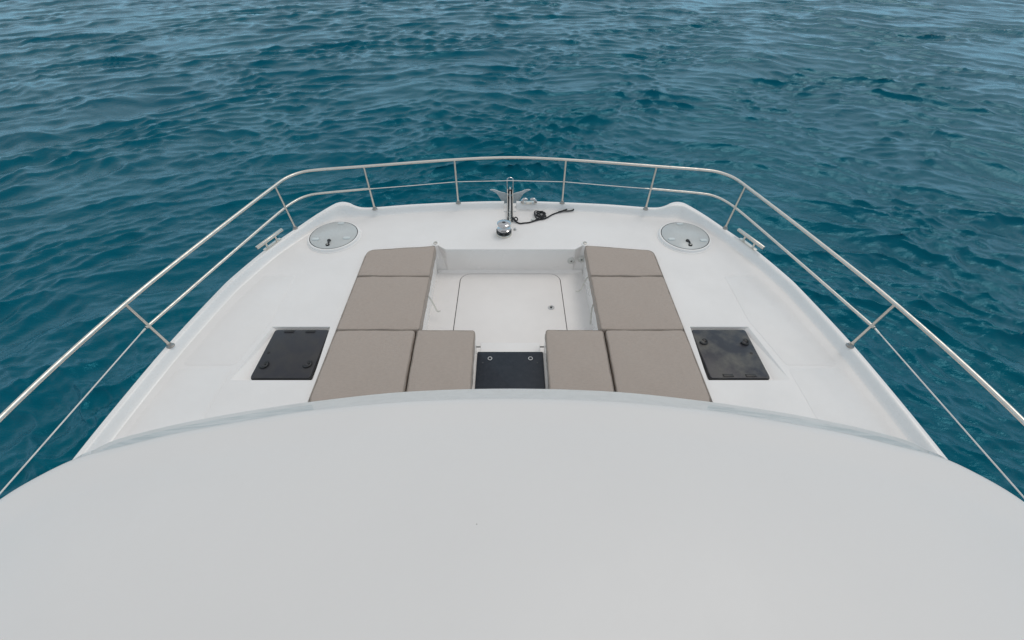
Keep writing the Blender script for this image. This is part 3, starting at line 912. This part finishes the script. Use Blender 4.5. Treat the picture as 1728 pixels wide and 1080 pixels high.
for s, side in ((1, 'port'), (-1, 'starboard')):
    lr = 'left' if s > 0 else 'right'
    cushion('seat_cushion', [
        [(-1.692, 3.522), (-1.688, 3.985), (-0.893, 4.078), (-0.886, 3.522)],
        [(-1.692, 2.716), (-1.692, 3.516), (-0.886, 3.516), (-0.880, 2.716)]],
        'long taupe cushion with a sewn cross seam along the %s side of the bow seating' % lr, s, (10 + s, 20 + s), ([0.02, 0.09, 0.03, 0.02], [0.03, 0.02, 0.02, 0.03]))
    cushion('seat_cushion', [[(-1.660, 1.86), (-1.690, 1.95), (-1.692, 2.711), (-0.925, 2.711), (-0.906, 1.86)]],
        'square taupe corner cushion beside the black %s deck hatch' % lr, s, (30 + s,), ([0.03, 0.05, 0.03, 0.03, 0.03],))
    cushion('seat_cushion', [[(-0.885, 1.86), (-0.903, 2.712), (-0.342, 2.712), (-0.335, 1.86)]],
        'small taupe cushion just %s of the dark boarding step' % lr, s, (40 + s,), ([0.03, 0.03, 0.03, 0.03],))

# cushion tie straps hanging from the seat edges
def strap(P, label):
    c = P[0]
    bm = B(); rows = []
    pts = catmull(P, 6)
    for i, p in enumerate(pts):
        t = (pts[min(i + 1, len(pts) - 1)] - pts[max(i - 1, 0)]).normalized()
        n_ = t.cross(Vector((0.3, -0.8, 0.5))).normalized() * 0.009
        m_ = t.cross(n_).normalized() * 0.0012
        rows.append([bm.verts.new(p - Vector(c) + q) for q in (n_ + m_, -n_ + m_, -n_ - m_, n_ - m_)])
    for a, b in zip(rows, rows[1:]):
        for k in range(4): bm.faces.new((a[k], a[(k + 1) % 4], b[(k + 1) % 4], b[k]))
    bm.faces.new(rows[0]); bm.faces.new(rows[-1][::-1])
    o = obj('tie_strap', bm, 'strap', None)
    o.location = c
    o['label'] = label; o['category'] = 'strap'; o['group'] = 'cushion tie straps'
strap([(-0.893, 3.30, -0.075), (-0.87, 3.30, -0.13), (-0.83, 3.26, -0.20), (-0.80, 3.22, -0.23), (-0.77, 3.235, -0.245)], 'cream strap hanging from the long left cushion')
strap([(0.893, 3.62, -0.075), (0.865, 3.62, -0.12), (0.82, 3.56, -0.20), (0.785, 3.54, -0.225), (0.755, 3.55, -0.235)], 'cream strap under the sewn seam of the long right cushion')
strap([(0.890, 3.18, -0.075), (0.876, 3.16, -0.14), (0.870, 3.10, -0.22), (0.865, 3.06, -0.27)], 'thin cream strap nearest the small right cushion')

# ------------------------------------------------------------------ black mooring line
r = 0.0095
g = random.Random(5)
main = [(0.034, 4.695, .03), (0.05, 4.64, .02), (0.075, 4.605, .014), (0.123, 4.571, r), (0.176, 4.580, r), (0.24, 4.592, r), (0.300, 4.62, r), (0.37, 4.655, .012), (0.457, 4.686, r), (0.56, 4.783, r), (0.674, 4.854, r), (0.740, 4.892, .012), (0.800, 4.918, .016), (0.842, 4.908, .018), (0.835, 4.872, .018), (0.775, 4.855, .016), (0.700, 4.848, .020), (0.64, 4.825, .022)]
rope = empty('rope', (0.40, 4.70, 0), label='black rope with a tangled knot lying on the bow deck right of the windlass', cat='rope')
def ropeobj(name, P, rr, n_=8, closed=False):
    bm = B(); tube(bm, [v - Vector((0.40, 4.70, 0)) for v in catmull(P, n_, closed)], rr, 8, closed=closed); obj(name, bm, 'rope', rope)
ropeobj('line', main, r)
kn = []
for i in range(15):
    a = i * 1.95 + g.uniform(-0.4, 0.4)
    rad_ = 0.055 + 0.055 * g.random()
    kn.append((0.388 + rad_ * 0.80 * math.cos(a), 4.755 + rad_ * 1.0 * math.sin(a), 0.012 + 0.060 * g.random() * (1 - rad_ / 0.16)))
ropeobj('tangle', [(0.32, 4.645, r)] + kn + [(0.44, 4.69, .015)], 0.0072, 6)
ropeobj('loop', [(0.045, 4.655, .02), (0.07, 4.66, .045), (0.095, 4.63, .04), (0.08, 4.60, .03), (0.05, 4.615, .05), (0.04, 4.65, .045)], 0.008, 5, True)
bm = B(); tube(bm, [(0.43 - .40, 4.80 - 4.70, 0.06), (0.50 - .40, 4.85 - 4.70, 0.075)], 0.004, 6); obj('pin', bm, 'steel', rope)
bm = prism(B(), rounded(rect(-.13, -.055, -.075, -.02), .012, 3), 0.001, 0.02, 0.004); obj('tag', bm, 'socket', rope)
